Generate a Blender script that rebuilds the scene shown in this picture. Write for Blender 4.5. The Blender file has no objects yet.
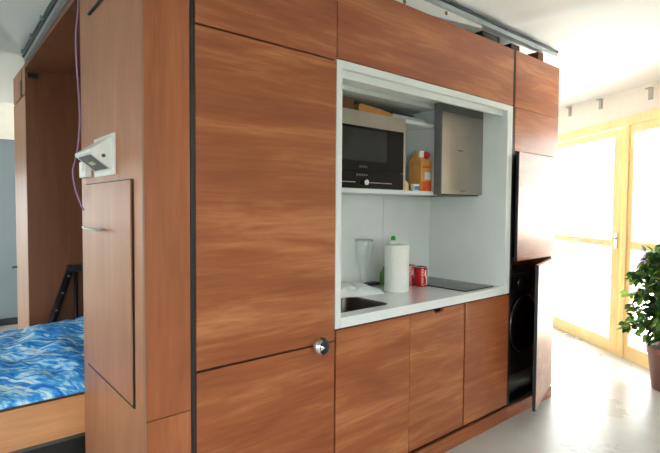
import bpy, bmesh, math, random
from mathutils import Vector, Matrix, noise

random.seed(7)
S = 0.85                      # drawing units -> metres
sc = bpy.context.scene
COL = sc.collection

# ------------------------------------------------------------------ camera
cam_d = bpy.data.cameras.new('camera')
cam = bpy.data.objects.new('camera', cam_d)
COL.objects.link(cam)
sc.camera = cam
cam_d.sensor_fit = 'HORIZONTAL'
cam_d.sensor_width = 36.0
cam_d.lens = 481.3 / 660.0 * 36.0
cam_d.clip_start = 0.02
CAM = Vector((-0.640, -1.872, 1.598))
_yaw, _pit, _rol = math.radians(40.076), math.radians(-2.283), math.radians(0.403)
_fw = Vector((math.sin(_yaw) * math.cos(_pit), math.cos(_yaw) * math.cos(_pit), math.sin(_pit)))
_r0 = Vector((math.cos(_yaw), -math.sin(_yaw), 0))
_u0 = _r0.cross(_fw)
_r = _r0 * math.cos(_rol) + _u0 * math.sin(_rol)
_u = -_r0 * math.sin(_rol) + _u0 * math.cos(_rol)
_m = Matrix((_r, _u, -_fw)).transposed().to_4x4()
_m.translation = CAM * S
cam.matrix_world = _m

# ------------------------------------------------------------------ world and exposure
w = bpy.data.worlds.new('world')
sc.world = w
w.use_nodes = True
bg = w.node_tree.nodes['Background']
bg.inputs['Color'].default_value = (0.90, 0.96, 1.0, 1)
bg.inputs['Strength'].default_value = 3.0
sc.view_settings.view_transform = 'Standard'
sc.view_settings.look = 'None'
sc.view_settings.gamma = 1.0
sc.view_settings.use_curve_mapping = False
sc.view_settings.exposure = 1.54
sc.cycles.use_denoising = True
sc.cycles.max_bounces = 8
sc.cycles.diffuse_bounces = 6
sc.cycles.sample_clamp_indirect = 6.0


sun_d = bpy.data.lights.new('sun', 'SUN')
sun_d.energy = 32.0
sun_d.angle = math.radians(1.0)
sun_d.color = (1.0, 0.97, 0.93)
sun = bpy.data.objects.new('sun', sun_d)
COL.objects.link(sun)
_t = Vector((0.815, -0.58, 0)) * math.cos(math.radians(71)) + Vector((0, 0, -math.sin(math.radians(71))))
sun.rotation_euler = _t.to_track_quat('-Z', 'Y').to_euler()


def window_light(name, loc, size, rot):
    """sampling portal: the sky's own light entering through a window opening of the room"""
    d = bpy.data.lights.new(name, 'AREA')
    d.shape = 'RECTANGLE'
    d.size, d.size_y = size[0] * S, size[1] * S
    d.cycles.is_portal = True
    o = bpy.data.objects.new(name, d)
    COL.objects.link(o)
    o.location = Vector(loc) * S
    o.rotation_euler = rot
    return o


window_light('daylight_rear_window', (-1.4, -4.83, 1.525), (4.4, 1.95), (math.radians(90), 0, 0))
window_light('daylight_left_window', (-4.43, -0.7, 1.35), (2.8, 1.7), (math.radians(90), 0, math.radians(-90)))
window_light('daylight_garden_door', (-1.5, 5.78, 1.05), (2.0, 2.0), (math.radians(-90), 0, 0))
window_light('daylight_glazed_wall', (5.455, 0.55, 1.25), (3.8, 2.45), (math.radians(90), 0, math.radians(125.4)))


# ------------------------------------------------------------------ builder helpers
class MB:
    def __init__(self):
        self.bm = bmesh.new()
        self.M = Matrix.Identity(4)

    def _v(self, p):
        return self.bm.verts.new(self.M @ Vector(p))

    def box(self, x0, x1, y0, y1, z0, z1, bev=0.0):
        vs = [self._v((x, y, z)) for x in (x0, x1) for y in (y0, y1) for z in (z0, z1)]
        F = [(0, 1, 3, 2), (4, 6, 7, 5), (0, 4, 5, 1), (2, 3, 7, 6), (0, 2, 6, 4), (1, 5, 7, 3)]
        fs = [self.bm.faces.new([vs[i] for i in f]) for f in F]
        if bev > 0:
            es = list({e for f in fs for e in f.edges})
            bmesh.ops.bevel(self.bm, geom=es, offset=bev, segments=2, affect='EDGES', profile=0.6)
        return self

    def cyl(self, p0, p1, r0, r1=None, n=20, cap=True):
        r1 = r0 if r1 is None else r1
        p0, p1 = Vector(p0), Vector(p1)
        d = (p1 - p0).normalized()
        a = d.orthogonal().normalized()
        b = d.cross(a)
        R = []
        for p, r in ((p0, r0), (p1, r1)):
            R.append([self._v(p + (a * math.cos(t) + b * math.sin(t)) * r)
                      for t in [2 * math.pi * i / n for i in range(n)]])
        for i in range(n):
            j = (i + 1) % n
            f = self.bm.faces.new((R[0][i], R[0][j], R[1][j], R[1][i]))
            f.smooth = True
        if cap:
            self.bm.faces.new(R[0][::-1])
            self.bm.faces.new(R[1])
        return self

    def lathe(self, prof, o=(0, 0, 0), n=32, cap=True):
        o = Vector(o)
        rings = []
        for r, z in prof:
            rings.append([self._v(o + Vector((r * math.cos(2 * math.pi * i / n), r * math.sin(2 * math.pi * i / n), z)))
                          for i in range(n)])
        for A, B in zip(rings, rings[1:]):
            for i in range(n):
                j = (i + 1) % n
                f = self.bm.faces.new((A[i], A[j], B[j], B[i]))
                f.smooth = True
        if cap:
            self.bm.faces.new(rings[0][::-1])
            self.bm.faces.new(rings[-1])
        return self

    def tube(self, pts, r, n=8):
        pts = [Vector(p) for p in pts]
        prev = None
        rings = []
        for i, p in enumerate(pts):
            d = (pts[min(i + 1, len(pts) - 1)] - pts[max(i - 1, 0)]).normalized()
            a = d.orthogonal().normalized() if prev is None else (prev - d * prev.dot(d)).normalized()
            prev = a
            b = d.cross(a)
            rr = r[i] if isinstance(r, (list, tuple)) else r
            rings.append([self._v(p + (a * math.cos(2 * math.pi * k / n) + b * math.sin(2 * math.pi * k / n)) * rr)
                          for k in range(n)])
        for A, B in zip(rings, rings[1:]):
            for k in range(n):
                f = self.bm.faces.new((A[k], A[(k + 1) % n], B[(k + 1) % n], B[k]))
                f.smooth = True
        self.bm.faces.new(rings[0][::-1])
        self.bm.faces.new(rings[-1])
        return self

    def prism(self, poly, axis, a0, a1):
        """poly of 2-D points swept along axis 'x','y' or 'z'"""
        def P(u, v, a):
            return {'x': (a, u, v), 'y': (u, a, v), 'z': (u, v, a)}[axis]
        A = [self._v(P(u, v, a0)) for u, v in poly]
        B = [self._v(P(u, v, a1)) for u, v in poly]
        n = len(poly)
        self.bm.faces.new(A[::-1])
        self.bm.faces.new(B)
        for i in range(n):
            j = (i + 1) % n
            self.bm.faces.new((A[i], A[j], B[j], B[i]))
        return self

    def slab_with_hole(self, outer, inner, z0, z1):
        loops = []
        for z in (z0, z1):
            es = []
            vv = []
            for poly in (outer, inner):
                vs = [self._v((x, y, z)) for x, y in poly]
                vv.append(vs)
                es += [self.bm.edges.new((vs[i], vs[(i + 1) % len(vs)])) for i in range(len(vs))]
            bmesh.ops.triangle_fill(self.bm, use_beauty=True, edges=es)
            loops.append(vv)
        for k in (0, 1):
            A, B = loops[0][k], loops[1][k]
            for i in range(len(A)):
                j = (i + 1) % len(A)
                self.bm.faces.new((A[i], A[j], B[j], B[i]))
        return self

    def build(self, name, mat, parent=None, smooth=False, uv=False):
        base = Vector((0, 0, 0))
        p = parent
        while p is not None:
            base += p.location
            p = p.parent
        bmesh.ops.recalc_face_normals(self.bm, faces=self.bm.faces)
        for v in self.bm.verts:
            v.co = v.co * S - base
        if smooth:
            for f in self.bm.faces:
                f.smooth = True
        me = bpy.data.meshes.new(name)
        self.bm.to_mesh(me)
        self.bm.free()
        me.materials.append(mat)
        o = bpy.data.objects.new(name, me)
        COL.objects.link(o)
        o.parent = parent
        return o


def tag(o, label, cat, group=None, kind=None):
    o['label'] = label
    o['category'] = cat
    if group:
        o['group'] = group
    if kind:
        o['kind'] = kind
    return o


def thing(name, label, cat, loc=(0, 0, 0), group=None):
    o = bpy.data.objects.new(name, None)
    o.empty_display_size = 0.05
    COL.objects.link(o)
    o.location = Vector(loc) * S
    return tag(o, label, cat, group)


def solo(o, label, cat, group=None):
    """give a one-mesh thing its origin at its own base"""
    me = o.data
    xs = [v.co for v in me.vertices]
    c = Vector(((min(v.x for v in xs) + max(v.x for v in xs)) / 2,
                (min(v.y for v in xs) + max(v.y for v in xs)) / 2, min(v.z for v in xs)))
    for v in me.vertices:
        v.co -= c
    o.location = c
    return tag(o, label, cat, group)


def struct(name, mb, mat, label, parent=None):
    o = mb.build(name, mat, parent)
    if parent is None:
        o['kind'] = 'structure'
        o['label'] = label
        o['category'] = name.split('_')[0]
    return o


def rrect(x0, x1, y0, y1, r, n=6):
    P = []
    for cx, cy, a0 in ((x1 - r, y1 - r, 0), (x0 + r, y1 - r, 90), (x0 + r, y0 + r, 180), (x1 - r, y0 + r, 270)):
        for i in range(n + 1):
            a = math.radians(a0 + 90 * i / n)
            P.append((cx + r * math.cos(a), cy + r * math.sin(a)))
    return P


def text_mesh(body, size, fn):
    """flat lettering: a mesh builder whose points (u, v) in units go through fn"""
    cu = bpy.data.curves.new('lettering', 'FONT')
    cu.body = body
    cu.size = size
    cu.align_x = 'CENTER'
    cu.align_y = 'CENTER'
    cu.resolution_u = 3
    o = bpy.data.objects.new('lettering', cu)
    COL.objects.link(o)
    dg = bpy.context.evaluated_depsgraph_get()
    me = bpy.data.meshes.new_from_object(o.evaluated_get(dg))
    mb = MB()
    mb.bm.from_mesh(me)
    for v in mb.bm.verts:
        v.co = Vector(fn(v.co.x, v.co.y))
    bpy.data.objects.remove(o)
    bpy.data.curves.remove(cu)
    bpy.data.meshes.remove(me)
    return mb


# ------------------------------------------------------------------ materials
def srgb(r, g, b):
    def f(c):
        c /= 255.0
        return c / 12.92 if c <= 0.04045 else ((c + 0.055) / 1.055) ** 2.4
    return (f(r), f(g), f(b), 1)


def mat(name, col, rough=0.5, metal=0.0, coat=0.0, spec=0.5, var=0.06, vscale=9.0, bump=0.0, bscale=60.0):
    m = bpy.data.materials.new(name)
    m.use_nodes = True
    nt = m.node_tree
    b = nt.nodes['Principled BSDF']
    b.inputs['Roughness'].default_value = rough
    b.inputs['Metallic'].default_value = metal
    b.inputs['Coat Weight'].default_value = coat
    b.inputs['Coat Roughness'].default_value = 0.1
    b.inputs['Specular IOR Level'].default_value = spec
    tc = nt.nodes.new('ShaderNodeTexCoord')
    nz = nt.nodes.new('ShaderNodeTexNoise')
    nz.inputs['Scale'].default_value = vscale
    nz.inputs['Detail'].default_value = 4
    nt.links.new(tc.outputs['Object'], nz.inputs['Vector'])
    rp = nt.nodes.new('ShaderNodeValToRGB')
    rp.color_ramp.elements[0].position = 0.3
    rp.color_ramp.elements[1].position = 0.7
    rp.color_ramp.elements[0].color = tuple(c * (1 - var) for c in col[:3]) + (1,)
    rp.color_ramp.elements[1].color = tuple(min(1, c * (1 + var)) for c in col[:3]) + (1,)
    nt.links.new(nz.outputs['Fac'], rp.inputs['Fac'])
    nt.links.new(rp.outputs['Color'], b.inputs['Base Color'])
    if bump > 0:
        n2 = nt.nodes.new('ShaderNodeTexNoise')
        n2.inputs['Scale'].default_value = bscale
        n2.inputs['Detail'].default_value = 3
        nt.links.new(tc.outputs['Object'], n2.inputs['Vector'])
        bp = nt.nodes.new('ShaderNodeBump')
        bp.inputs['Strength'].default_value = bump
        bp.inputs['Distance'].default_value = 0.01
        nt.links.new(n2.outputs['Fac'], bp.inputs['Height'])
        nt.links.new(bp.outputs['Normal'], b.inputs['Normal'])
    return m


def wood(name, dark, mid, light, grain='x', rough=0.38, coat=0.35, coat_rough=0.16, contrast=1.0, seed=0.0):
    m = bpy.data.materials.new(name)
    m.use_nodes = True
    nt = m.node_tree
    N, L = nt.nodes, nt.links
    b = N['Principled BSDF']
    b.inputs['Roughness'].default_value = rough
    b.inputs['Coat Weight'].default_value = coat
    b.inputs['Coat Roughness'].default_value = coat_rough
    tc = N.new('ShaderNodeTexCoord')
    oi = N.new('ShaderNodeObjectInfo')
    mul = N.new('ShaderNodeMath')
    mul.operation = 'MULTIPLY_ADD'
    mul.inputs[1].default_value = 37.0
    mul.inputs[2].default_value = seed
    L.new(oi.outputs['Random'], mul.inputs[0])
    add = N.new('ShaderNodeVectorMath')
    add.operation = 'ADD'
    L.new(tc.outputs['Object'], add.inputs[0])
    L.new(mul.outputs[0], add.inputs[1])

    def stretched(along, across):
        mp = N.new('ShaderNodeMapping')
        s = {'x': (along, across, across), 'y': (across, along, across), 'z': (across, across, along)}[grain]
        mp.inputs['Scale'].default_value = s
        L.new(add.outputs[0], mp.inputs['Vector'])
        return mp.outputs['Vector']

    def nz(vec, scale, detail, rgh, dist):
        n = N.new('ShaderNodeTexNoise')
        n.inputs['Scale'].default_value = scale
        n.inputs['Detail'].default_value = detail
        n.inputs['Roughness'].default_value = rgh
        n.inputs['Distortion'].default_value = dist
        L.new(vec, n.inputs['Vector'])
        return n.outputs['Fac']
    a = nz(stretched(0.7, 4.0), 1.2, 7, 0.6, 1.2)      # broad figure
    f = nz(stretched(3.0, 60.0), 1.5, 4, 0.6, 0.3)       # fibres
    g = nz(stretched(1.2, 16.0), 1.2, 8, 0.66, 1.2)      # wisps
    mx = N.new('ShaderNodeMath'); mx.operation = 'MULTIPLY'; mx.inputs[1].default_value = 0.55
    L.new(a, mx.inputs[0])
    m2 = N.new('ShaderNodeMath'); m2.operation = 'MULTIPLY_ADD'; m2.inputs[1].default_value = 0.30
    L.new(g, m2.inputs[0]); L.new(mx.outputs[0], m2.inputs[2])
    m3 = N.new('ShaderNodeMath'); m3.operation = 'MULTIPLY_ADD'; m3.inputs[1].default_value = 0.15
    L.new(f, m3.inputs[0]); L.new(m2.outputs[0], m3.inputs[2])
    rp = N.new('ShaderNodeValToRGB')
    e = rp.color_ramp.elements
    wd = 0.17 / contrast
    e[0].position = 0.5 - wd
    e[1].position = 0.5 + wd
    e[0].color = dark
    e[1].color = light
    k = e.new(0.5)
    k.color = mid
    L.new(m3.outputs[0], rp.inputs['Fac'])
    L.new(rp.outputs['Color'], b.inputs['Base Color'])
    bp = N.new('ShaderNodeBump')
    bp.inputs['Strength'].default_value = 0.05
    bp.inputs['Distance'].default_value = 0.004
    L.new(f, bp.inputs['Height'])
    L.new(bp.outputs['Normal'], b.inputs['Normal'])
    return m


def pane_mat(name, tint=(1, 1, 1, 1), refl=0.09, rough=0.0, power=4.0):
    """thin clear glass: straight transmission plus a mirror-like share"""
    m = bpy.data.materials.new(name)
    m.use_nodes = True
    nt = m.node_tree
    for n in list(nt.nodes):
        nt.nodes.remove(n)
    out = nt.nodes.new('ShaderNodeOutputMaterial')
    tr = nt.nodes.new('ShaderNodeBsdfTransparent')
    tr.inputs['Color'].default_value = tint
    gl = nt.nodes.new('ShaderNodeBsdfGlossy')
    gl.inputs['Roughness'].default_value = rough
    mx = nt.nodes.new('ShaderNodeMixShader')
    lw = nt.nodes.new('ShaderNodeLayerWeight')
    lw.inputs['Blend'].default_value = 0.5
    pw = nt.nodes.new('ShaderNodeMath'); pw.operation = 'POWER'; pw.inputs[1].default_value = power
    nt.links.new(lw.outputs['Facing'], pw.inputs[0])
    ma = nt.nodes.new('ShaderNodeMath'); ma.operation = 'MULTIPLY_ADD'
    ma.inputs[1].default_value = 0.6; ma.inputs[2].default_value = refl * 0.4
    nt.links.new(pw.outputs[0], ma.inputs[0])
    nt.links.new(ma.outputs[0], mx.inputs['Fac'])
    nt.links.new(tr.outputs[0], mx.inputs[1])
    nt.links.new(gl.outputs[0], mx.inputs[2])
    nt.links.new(mx.outputs[0], out.inputs['Surface'])
    return m


M = {}
M['door'] = wood('okoume door veneer', srgb(122, 60, 29), srgb(155, 86, 47), srgb(202, 136, 86), 'x', contrast=0.9, coat=0.12)
M['door_v'] = wood('okoume upright veneer', srgb(130, 70, 36), srgb(156, 88, 50), srgb(182, 114, 72), 'z', contrast=0.9, coat=0.2)
M['side'] = wood('okoume side veneer with glare', srgb(150, 98, 68), srgb(170, 116, 84), srgb(188, 136, 103), 'z', contrast=0.7, rough=0.5, coat=0.08, coat_rough=0.3)  # paler tone holds the window glare the side faces catch
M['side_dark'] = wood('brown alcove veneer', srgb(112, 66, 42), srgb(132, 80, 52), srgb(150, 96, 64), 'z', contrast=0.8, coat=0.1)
M['bedwood'] = wood('bed board veneer', srgb(176, 118, 74), srgb(196, 138, 90), srgb(214, 160, 112), 'x', contrast=0.9)
M['pine'] = wood('yellow pine', srgb(232, 198, 128), srgb(240, 210, 146), srgb(246, 222, 166), 'z', contrast=0.8, coat=0.2)
M['edge'] = mat('edge veneer', srgb(150, 112, 88), 0.5)
M['black'] = mat('black edge', srgb(24, 20, 20), 0.5)
M['blackprofile'] = mat('charcoal profile', srgb(38, 34, 36), 0.45)
M['blackglass'] = mat('black glass', srgb(10, 9, 9), 0.1, spec=0.25)
M['window_grey'] = mat('oven window', srgb(34, 35, 33), 0.25, spec=0.3)
M['hobglass'] = mat('ceramic hob glass', srgb(28, 30, 32), 0.1)
M['white'] = mat('white laminate', srgb(224, 230, 228), 0.3, coat=0.2, var=0.02)
M['counter'] = mat('white composite worktop', srgb(232, 236, 235), 0.08, coat=0.5, var=0.02)
M['steel'] = mat('brushed stainless', srgb(166, 161, 152), 0.36, 1.0, var=0.08, vscale=4)
M['steel_dark'] = mat('dark steel', srgb(92, 92, 88), 0.4, 0.9)
M['sink'] = mat('sink steel', srgb(120, 112, 104), 0.35, 1.0)
M['chrome'] = mat('chrome', srgb(225, 225, 228), 0.08, 1.0, var=0.01)
M['galv'] = mat('galvanised rail', srgb(172, 180, 184), 0.4, 0.3)
M['galv_dark'] = mat('grey rail lip', srgb(70, 80, 86), 0.45, 0.4)
M['paintwhite'] = mat('white painted plate', srgb(228, 230, 228), 0.45)
M['plaster'] = mat('white plaster', srgb(238, 236, 228), 0.85, var=0.03)
M['bluegrey'] = mat('blue grey wall', srgb(126, 142, 152), 0.7, var=0.05, vscale=2)
M['paper'] = mat('paper towel', srgb(238, 238, 234), 0.9, var=0.02, bump=0.35, bscale=110)
M['card'] = mat('cardboard', srgb(70, 52, 40), 0.9)
M['red'] = mat('can red', srgb(196, 22, 28), 0.28, 0.25, var=0.05)
M['can_metal'] = mat('can aluminium', srgb(200, 202, 204), 0.25, 1.0)
M['printwhite'] = mat('white print', srgb(240, 240, 238), 0.4, var=0.01)
M['printdark'] = mat('dark print', srgb(60, 58, 56), 0.5)
M['printgrey'] = mat('grey print', srgb(104, 104, 102), 0.5)
M['green'] = mat('green cap', srgb(52, 168, 52), 0.4)
M['greenliquid'] = mat('green plastic', srgb(112, 150, 60), 0.35)
M['plasticwhite'] = mat('white plastic', srgb(235, 236, 232), 0.4, var=0.02)
M['envelope'] = mat('brown paper', srgb(186, 128, 66), 0.8, var=0.1)
M['boxbrown'] = mat('dark brown card', srgb(104, 62, 30), 0.8, var=0.15)
M['slate'] = mat('dark slate cover', srgb(44, 50, 56), 0.5)
M['tabletgrey'] = mat('pale grey cover', srgb(176, 178, 178), 0.4)
M['orangecarton'] = mat('orange juice carton', srgb(222, 160, 88), 0.45, var=0.12, vscale=30)
M['orange'] = mat('orange print', srgb(226, 92, 36), 0.45, var=0.15, vscale=40)
M['yellow'] = mat('yellow packet', srgb(222, 196, 128), 0.6, var=0.12, vscale=30)
M['bluewhite'] = mat('blue print', srgb(120, 150, 200), 0.5, var=0.25, vscale=50)
M['pot'] = mat('brown plastic pot', srgb(124, 84, 74), 0.5)
M['soil'] = mat('potting soil', srgb(52, 38, 28), 1.0, bump=0.8)
M['bark'] = mat('grey bark', srgb(112, 92, 70), 0.9, bump=0.5)
M['lilac'] = mat('lilac cable sheath', srgb(166, 134, 178), 0.5)
M['bulb'] = mat('warm bulb', srgb(220, 206, 150), 0.4)
M['pane'] = pane_mat('clear pane', (0.97, 0.98, 0.97, 1), 0.09)
M['frost'] = pane_mat('lamp glass', (0.45, 0.5, 0.52, 1), 0.1, 0.1)
M['bottle'] = pane_mat('bottle glass', (0.97, 0.98, 0.975, 1), 0.16, 0.08, 2.2)
M['door_ring'] = mat('dark chrome ring', srgb(70, 72, 76), 0.2, 0.9)
M['appliance'] = mat('black appliance', srgb(26, 25, 27), 0.3)
M['mattress'] = mat('mattress ticking', srgb(205, 205, 200), 0.9, bump=0.3)
M['brass'] = mat('brass slot', srgb(120, 92, 40), 0.5, 0.6)
M['terrace'] = mat('pale terrace paving', srgb(226, 222, 214), 0.9)
M['lawn'] = mat('dark lawn', srgb(42, 48, 42), 0.95, var=0.3, vscale=3)
M['purple'] = mat('lilac hoarding', srgb(96, 46, 104), 0.8)
M['rust'] = mat('terracotta canvas', srgb(104, 40, 26), 0.8)
M['teal'] = mat('teal board', srgb(60, 140, 140), 0.8)
M['wallout'] = mat('white render', srgb(235, 233, 226), 0.9)


def leaf_mat(name, a, b):
    m = mat(name, a, 0.32, spec=0.5)
    nt = m.node_tree
    bs = nt.nodes['Principled BSDF']
    geo = nt.nodes.new('ShaderNodeNewGeometry')
    rp = nt.nodes.new('ShaderNodeValToRGB')
    rp.color_ramp.elements[0].color = a
    rp.color_ramp.elements[1].color = b
    rp.color_ramp.elements[0].position = 0.45
    nt.links.new(geo.outputs['Random Per Island'], rp.inputs['Fac'])
    nt.links.new(rp.outputs['Color'], bs.inputs['Base Color'])
    tl = nt.nodes.new('ShaderNodeBsdfTranslucent')
    nt.links.new(rp.outputs['Color'], tl.inputs['Color'])
    mx = nt.nodes.new('ShaderNodeMixShader')
    mx.inputs['Fac'].default_value = 0.3
    out = nt.nodes['Material Output']
    nt.links.new(bs.outputs[0], mx.inputs[1])
    nt.links.new(tl.outputs[0], mx.inputs[2])
    nt.links.new(mx.outputs[0], out.inputs['Surface'])
    return m


M['leaf'] = leaf_mat('ficus leaf', srgb(34, 74, 28), srgb(128, 180, 60))
M['bush'] = leaf_mat('garden leaf', srgb(70, 130, 60), srgb(150, 190, 110))


def floor_mat():
    m = bpy.data.materials.new('polished screed')
    m.use_nodes = True
    nt = m.node_tree
    N, L = nt.nodes, nt.links
    b = N['Principled BSDF']
    b.inputs['Roughness'].default_value = 0.34
    tc = N.new('ShaderNodeTexCoord')
    n1 = N.new('ShaderNodeTexNoise'); n1.inputs['Scale'].default_value = 1.6; n1.inputs['Detail'].default_value = 8
    n1.inputs['Roughness'].default_value = 0.62
    L.new(tc.outputs['Object'], n1.inputs['Vector'])
    r1 = N.new('ShaderNodeValToRGB')
    r1.color_ramp.elements[0].position = 0.3; r1.color_ramp.elements[0].color = srgb(180, 181, 178)
    r1.color_ramp.elements[1].position = 0.7; r1.color_ramp.elements[1].color = srgb(204, 205, 203)
    L.new(n1.outputs['Fac'], r1.inputs['Fac'])
    n2 = N.new('ShaderNodeTexNoise'); n2.inputs['Scale'].default_value = 7.0; n2.inputs['Detail'].default_value = 3
    L.new(tc.outputs['Object'], n2.inputs['Vector'])
    r2 = N.new('ShaderNodeValToRGB')
    r2.color_ramp.elements[0].position = 0.52; r2.color_ramp.elements[0].color = (0, 0, 0, 1)
    r2.color_ramp.elements[1].position = 0.78; r2.color_ramp.elements[1].color = (0.25, 0.25, 0.25, 1)
    L.new(n2.outputs['Fac'], r2.inputs['Fac'])
    mx = N.new('ShaderNodeMixRGB')
    mx.inputs['Color2'].default_value = srgb(214, 216, 214)
    L.new(r2.outputs['Color'], mx.inputs['Fac'])
    L.new(r1.outputs['Color'], mx.inputs['Color1'])
    L.new(mx.outputs['Color'], b.inputs['Base Color'])
    rr = N.new('ShaderNodeMapRange')
    rr.inputs['To Min'].default_value = 0.18
    rr.inputs['To Max'].default_value = 0.4
    L.new(n1.outputs['Fac'], rr.inputs['Value'])
    L.new(rr.outputs['Result'], b.inputs['Roughness'])
    return m


def fabric_blue():
    m = bpy.data.materials.new('blue feather print cotton')
    m.use_nodes = True
    nt = m.node_tree
    N, L = nt.nodes, nt.links
    b = N['Principled BSDF']
    b.inputs['Roughness'].default_value = 0.8
    tc = N.new('ShaderNodeTexCoord')
    rt = N.new('ShaderNodeMapping')
    rt.inputs['Rotation'].default_value = (0, 0, math.radians(38))
    L.new(tc.outputs['Object'], rt.inputs['Vector'])
    mp = N.new('ShaderNodeMapping')
    mp.inputs['Scale'].default_value = (6.0, 24.0, 8.0)
    L.new(rt.outputs['Vector'], mp.inputs['Vector'])
    n = N.new('ShaderNodeTexNoise')
    n.inputs['Scale'].default_value = 1.7; n.inputs['Detail'].default_value = 6
    n.inputs['Roughness'].default_value = 0.6; n.inputs['Distortion'].default_value = 0.9
    L.new(mp.outputs['Vector'], n.inputs['Vector'])
    rp = N.new('ShaderNodeValToRGB')
    e = rp.color_ramp.elements
    e[0].position = 0.30; e[0].color = srgb(24, 92, 186)
    e[1].position = 0.66; e[1].color = srgb(236, 246, 252)
    for p, c in ((0.40, srgb(30, 128, 224)), (0.49, srgb(70, 170, 242)), (0.57, srgb(176, 226, 252))):
        k = e.new(p); k.color = c
    L.new(n.outputs['Fac'], rp.inputs['Fac'])
    L.new(rp.outputs['Color'], b.inputs['Base Color'])
    return m


M['floor'] = floor_mat()
M['duvet'] = fabric_blue()
M['fabric'] = mat('white tensioned fabric', srgb(226, 229, 228), 0.9, var=0.015, vscale=2)
M['bag'] = mat('white film bag', srgb(226, 230, 230), 0.25, coat=0.4, var=0.06, vscale=14, bump=0.5, bscale=26)

# ================================================================== SETTING
PW = Vector((5.833, 1.051))            # glazed wall: origin, run, outward
DW = Vector((-0.580, -0.815)).normalized()
NW = Vector((-DW.y, DW.x))


def wall_mb():
    mb = MB()
    mb.M = Matrix(((DW.x, NW.x, 0, PW.x), (DW.y, NW.y, 0, PW.y), (0, 0, 1, 0), (0, 0, 0, 1)))
    return mb                            # local x = along, y = outward, z = up


REAR, LEFT, FAR = -4.85, -4.45, 5.80
tr_end = (PW.y - REAR) / -DW.y
def wall_x(y, off):
    return PW.x + 0.7117 * (y - PW.y) + off


struct('floor', MB().prism([(-4.6, -5.0), (wall_x(-5.0, 0.12), -5.0), (wall_x(6.0, 0.12), 6.0), (-4.6, 6.0)], 'z', -0.10, 0.0), M['floor'], 'pale grey polished screed floor')


def ceil_z(x, y):
    z = 2.945
    def ss(a, b, v):
        t = min(1, max(0, (v - a) / (b - a)))
        return t * t * (3 - 2 * t)
    z -= 0.10 * ss(1.3, -0.5, y) * ss(3.7, 5.2, x)
    # drawn down to the rail along the open end of the alcove, pleats between its clips
    g = ss(0.3, 1.0, y) * (1 - ss(2.55, 3.4, y))
    d = abs(x + 0.03)
    z -= 0.115 * g * math.exp(-(d / 0.30) ** 1.3)
    for cy in (0.9, 1.3, 1.7, 2.1, 2.5):
        rr = math.hypot(x + 0.05, (y - cy))
        z -= 0.025 * math.exp(-rr / 0.16)
    a = math.atan2(y - 2.55, x + 0.05)
    rr = math.hypot(x + 0.05, y - 2.55)
    z -= 0.036 * math.exp(-rr / 0.5) * (1 + 0.8 * math.cos(11 * a)) * (1 if x < 0 else math.exp(-x / 0.06))
    # soft pleats running off the front rail
    if y < 0.3:
        dd = abs(y)
        for cx in (1.95, 2.62, 3.3):
            z -= 0.016 * math.exp(-((x - cx - 0.25 * dd) / 0.10) ** 2) * math.exp(-dd / 0.5)
    z += 0.004 * noise.noise(Vector((x * 1.4, y * 1.4, 3.0)))
    return z


mb = MB()
nx, ny = 340, 280
X0, X1, Y0, Y1 = -4.6, 9.4, -5.0, 6.0
G = [[mb._v((X0 + (X1 - X0) * i / nx, Y0 + (Y1 - Y0) * j / ny,
             ceil_z(X0 + (X1 - X0) * i / nx, Y0 + (Y1 - Y0) * j / ny))) for j in range(ny + 1)] for i in range(nx + 1)]
for i in range(nx):
    for j in range(ny):
        if G[i][j].co.x > wall_x(G[i][j].co.y, 0.18):
            continue
        f = mb.bm.faces.new((G[i][j], G[i + 1][j], G[i + 1][j + 1], G[i][j + 1]))
        f.smooth = True
bmesh.ops.delete(mb.bm, geom=[v for v in mb.bm.verts if not v.link_faces], context='VERTS')
ceiling = struct('ceiling', mb, M['fabric'], 'white tensioned fabric ceiling with pleats at the rails')
struct('roof', MB().prism([(-6.0, -6.2), (wall_x(-6.2, 0.25), -6.2), (wall_x(7.2, 0.25), 7.2), (-6.0, 7.2)], 'z', 3.06, 3.2), M['wallout'], 'unseen flat slab over the room with eaves added to keep sun out')  # unseen slab and eaves, added to stop sun entering the side windows
sol = ceiling.modifiers.new('thickness', 'SOLIDIFY')
sol.thickness = 0.012
sol.offset = 1


def wall_with_hole(ax, a0, a1, c0, c1, hole, z1=3.0):
    """ax 'x': wall runs along x between y=c0..c1"""
    mb = MB()
    h0, h1, hz0, hz1 = hole
    def bx(p0, p1, z0, z2):
        if p1 - p0 < 1e-4 or z2 - z0 < 1e-4:
            return
        if ax == 'x':
            mb.box(p0, p1, c0, c1, z0, z2)
        else:
            mb.box(c0, c1, p0, p1, z0, z2)
    bx(a0, h0, 0, z1)
    bx(h1, a1, 0, z1)
    bx(h0, h1, 0, hz0)
    bx(h0, h1, hz1, z1)
    return mb


struct('wall_rear', wall_with_hole('x', LEFT, PW.x + DW.x * tr_end, REAR - 0.1, REAR, (-3.6, 0.8, 0.55, 2.5)), M['plaster'], 'white plaster wall behind the viewer')
struct('wall_left', wall_with_hole('y', REAR - 0.1, FAR + 0.1, LEFT - 0.1, LEFT, (-2.1, 0.7, 0.5, 2.2)), M['plaster'], 'white plaster wall on the left')
struct('wall_far', wall_with_hole('x', LEFT, 9.0, FAR, FAR + 0.1, (-2.5, -0.5, 0.05, 2.05)), M['plaster'], 'white far wall beyond the bed')
struct('trim_1', MB().box(-0.35, 3.0, FAR - 0.03, FAR, 0.0, 2.465), M['bluegrey'], 'blue grey panel on the far wall')
struct('baseboard_far', MB().box(-0.35, 3.0, FAR - 0.05, FAR - 0.03, 0.0, 0.09), M['slate'], 'dark skirting at the far wall')


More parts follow.
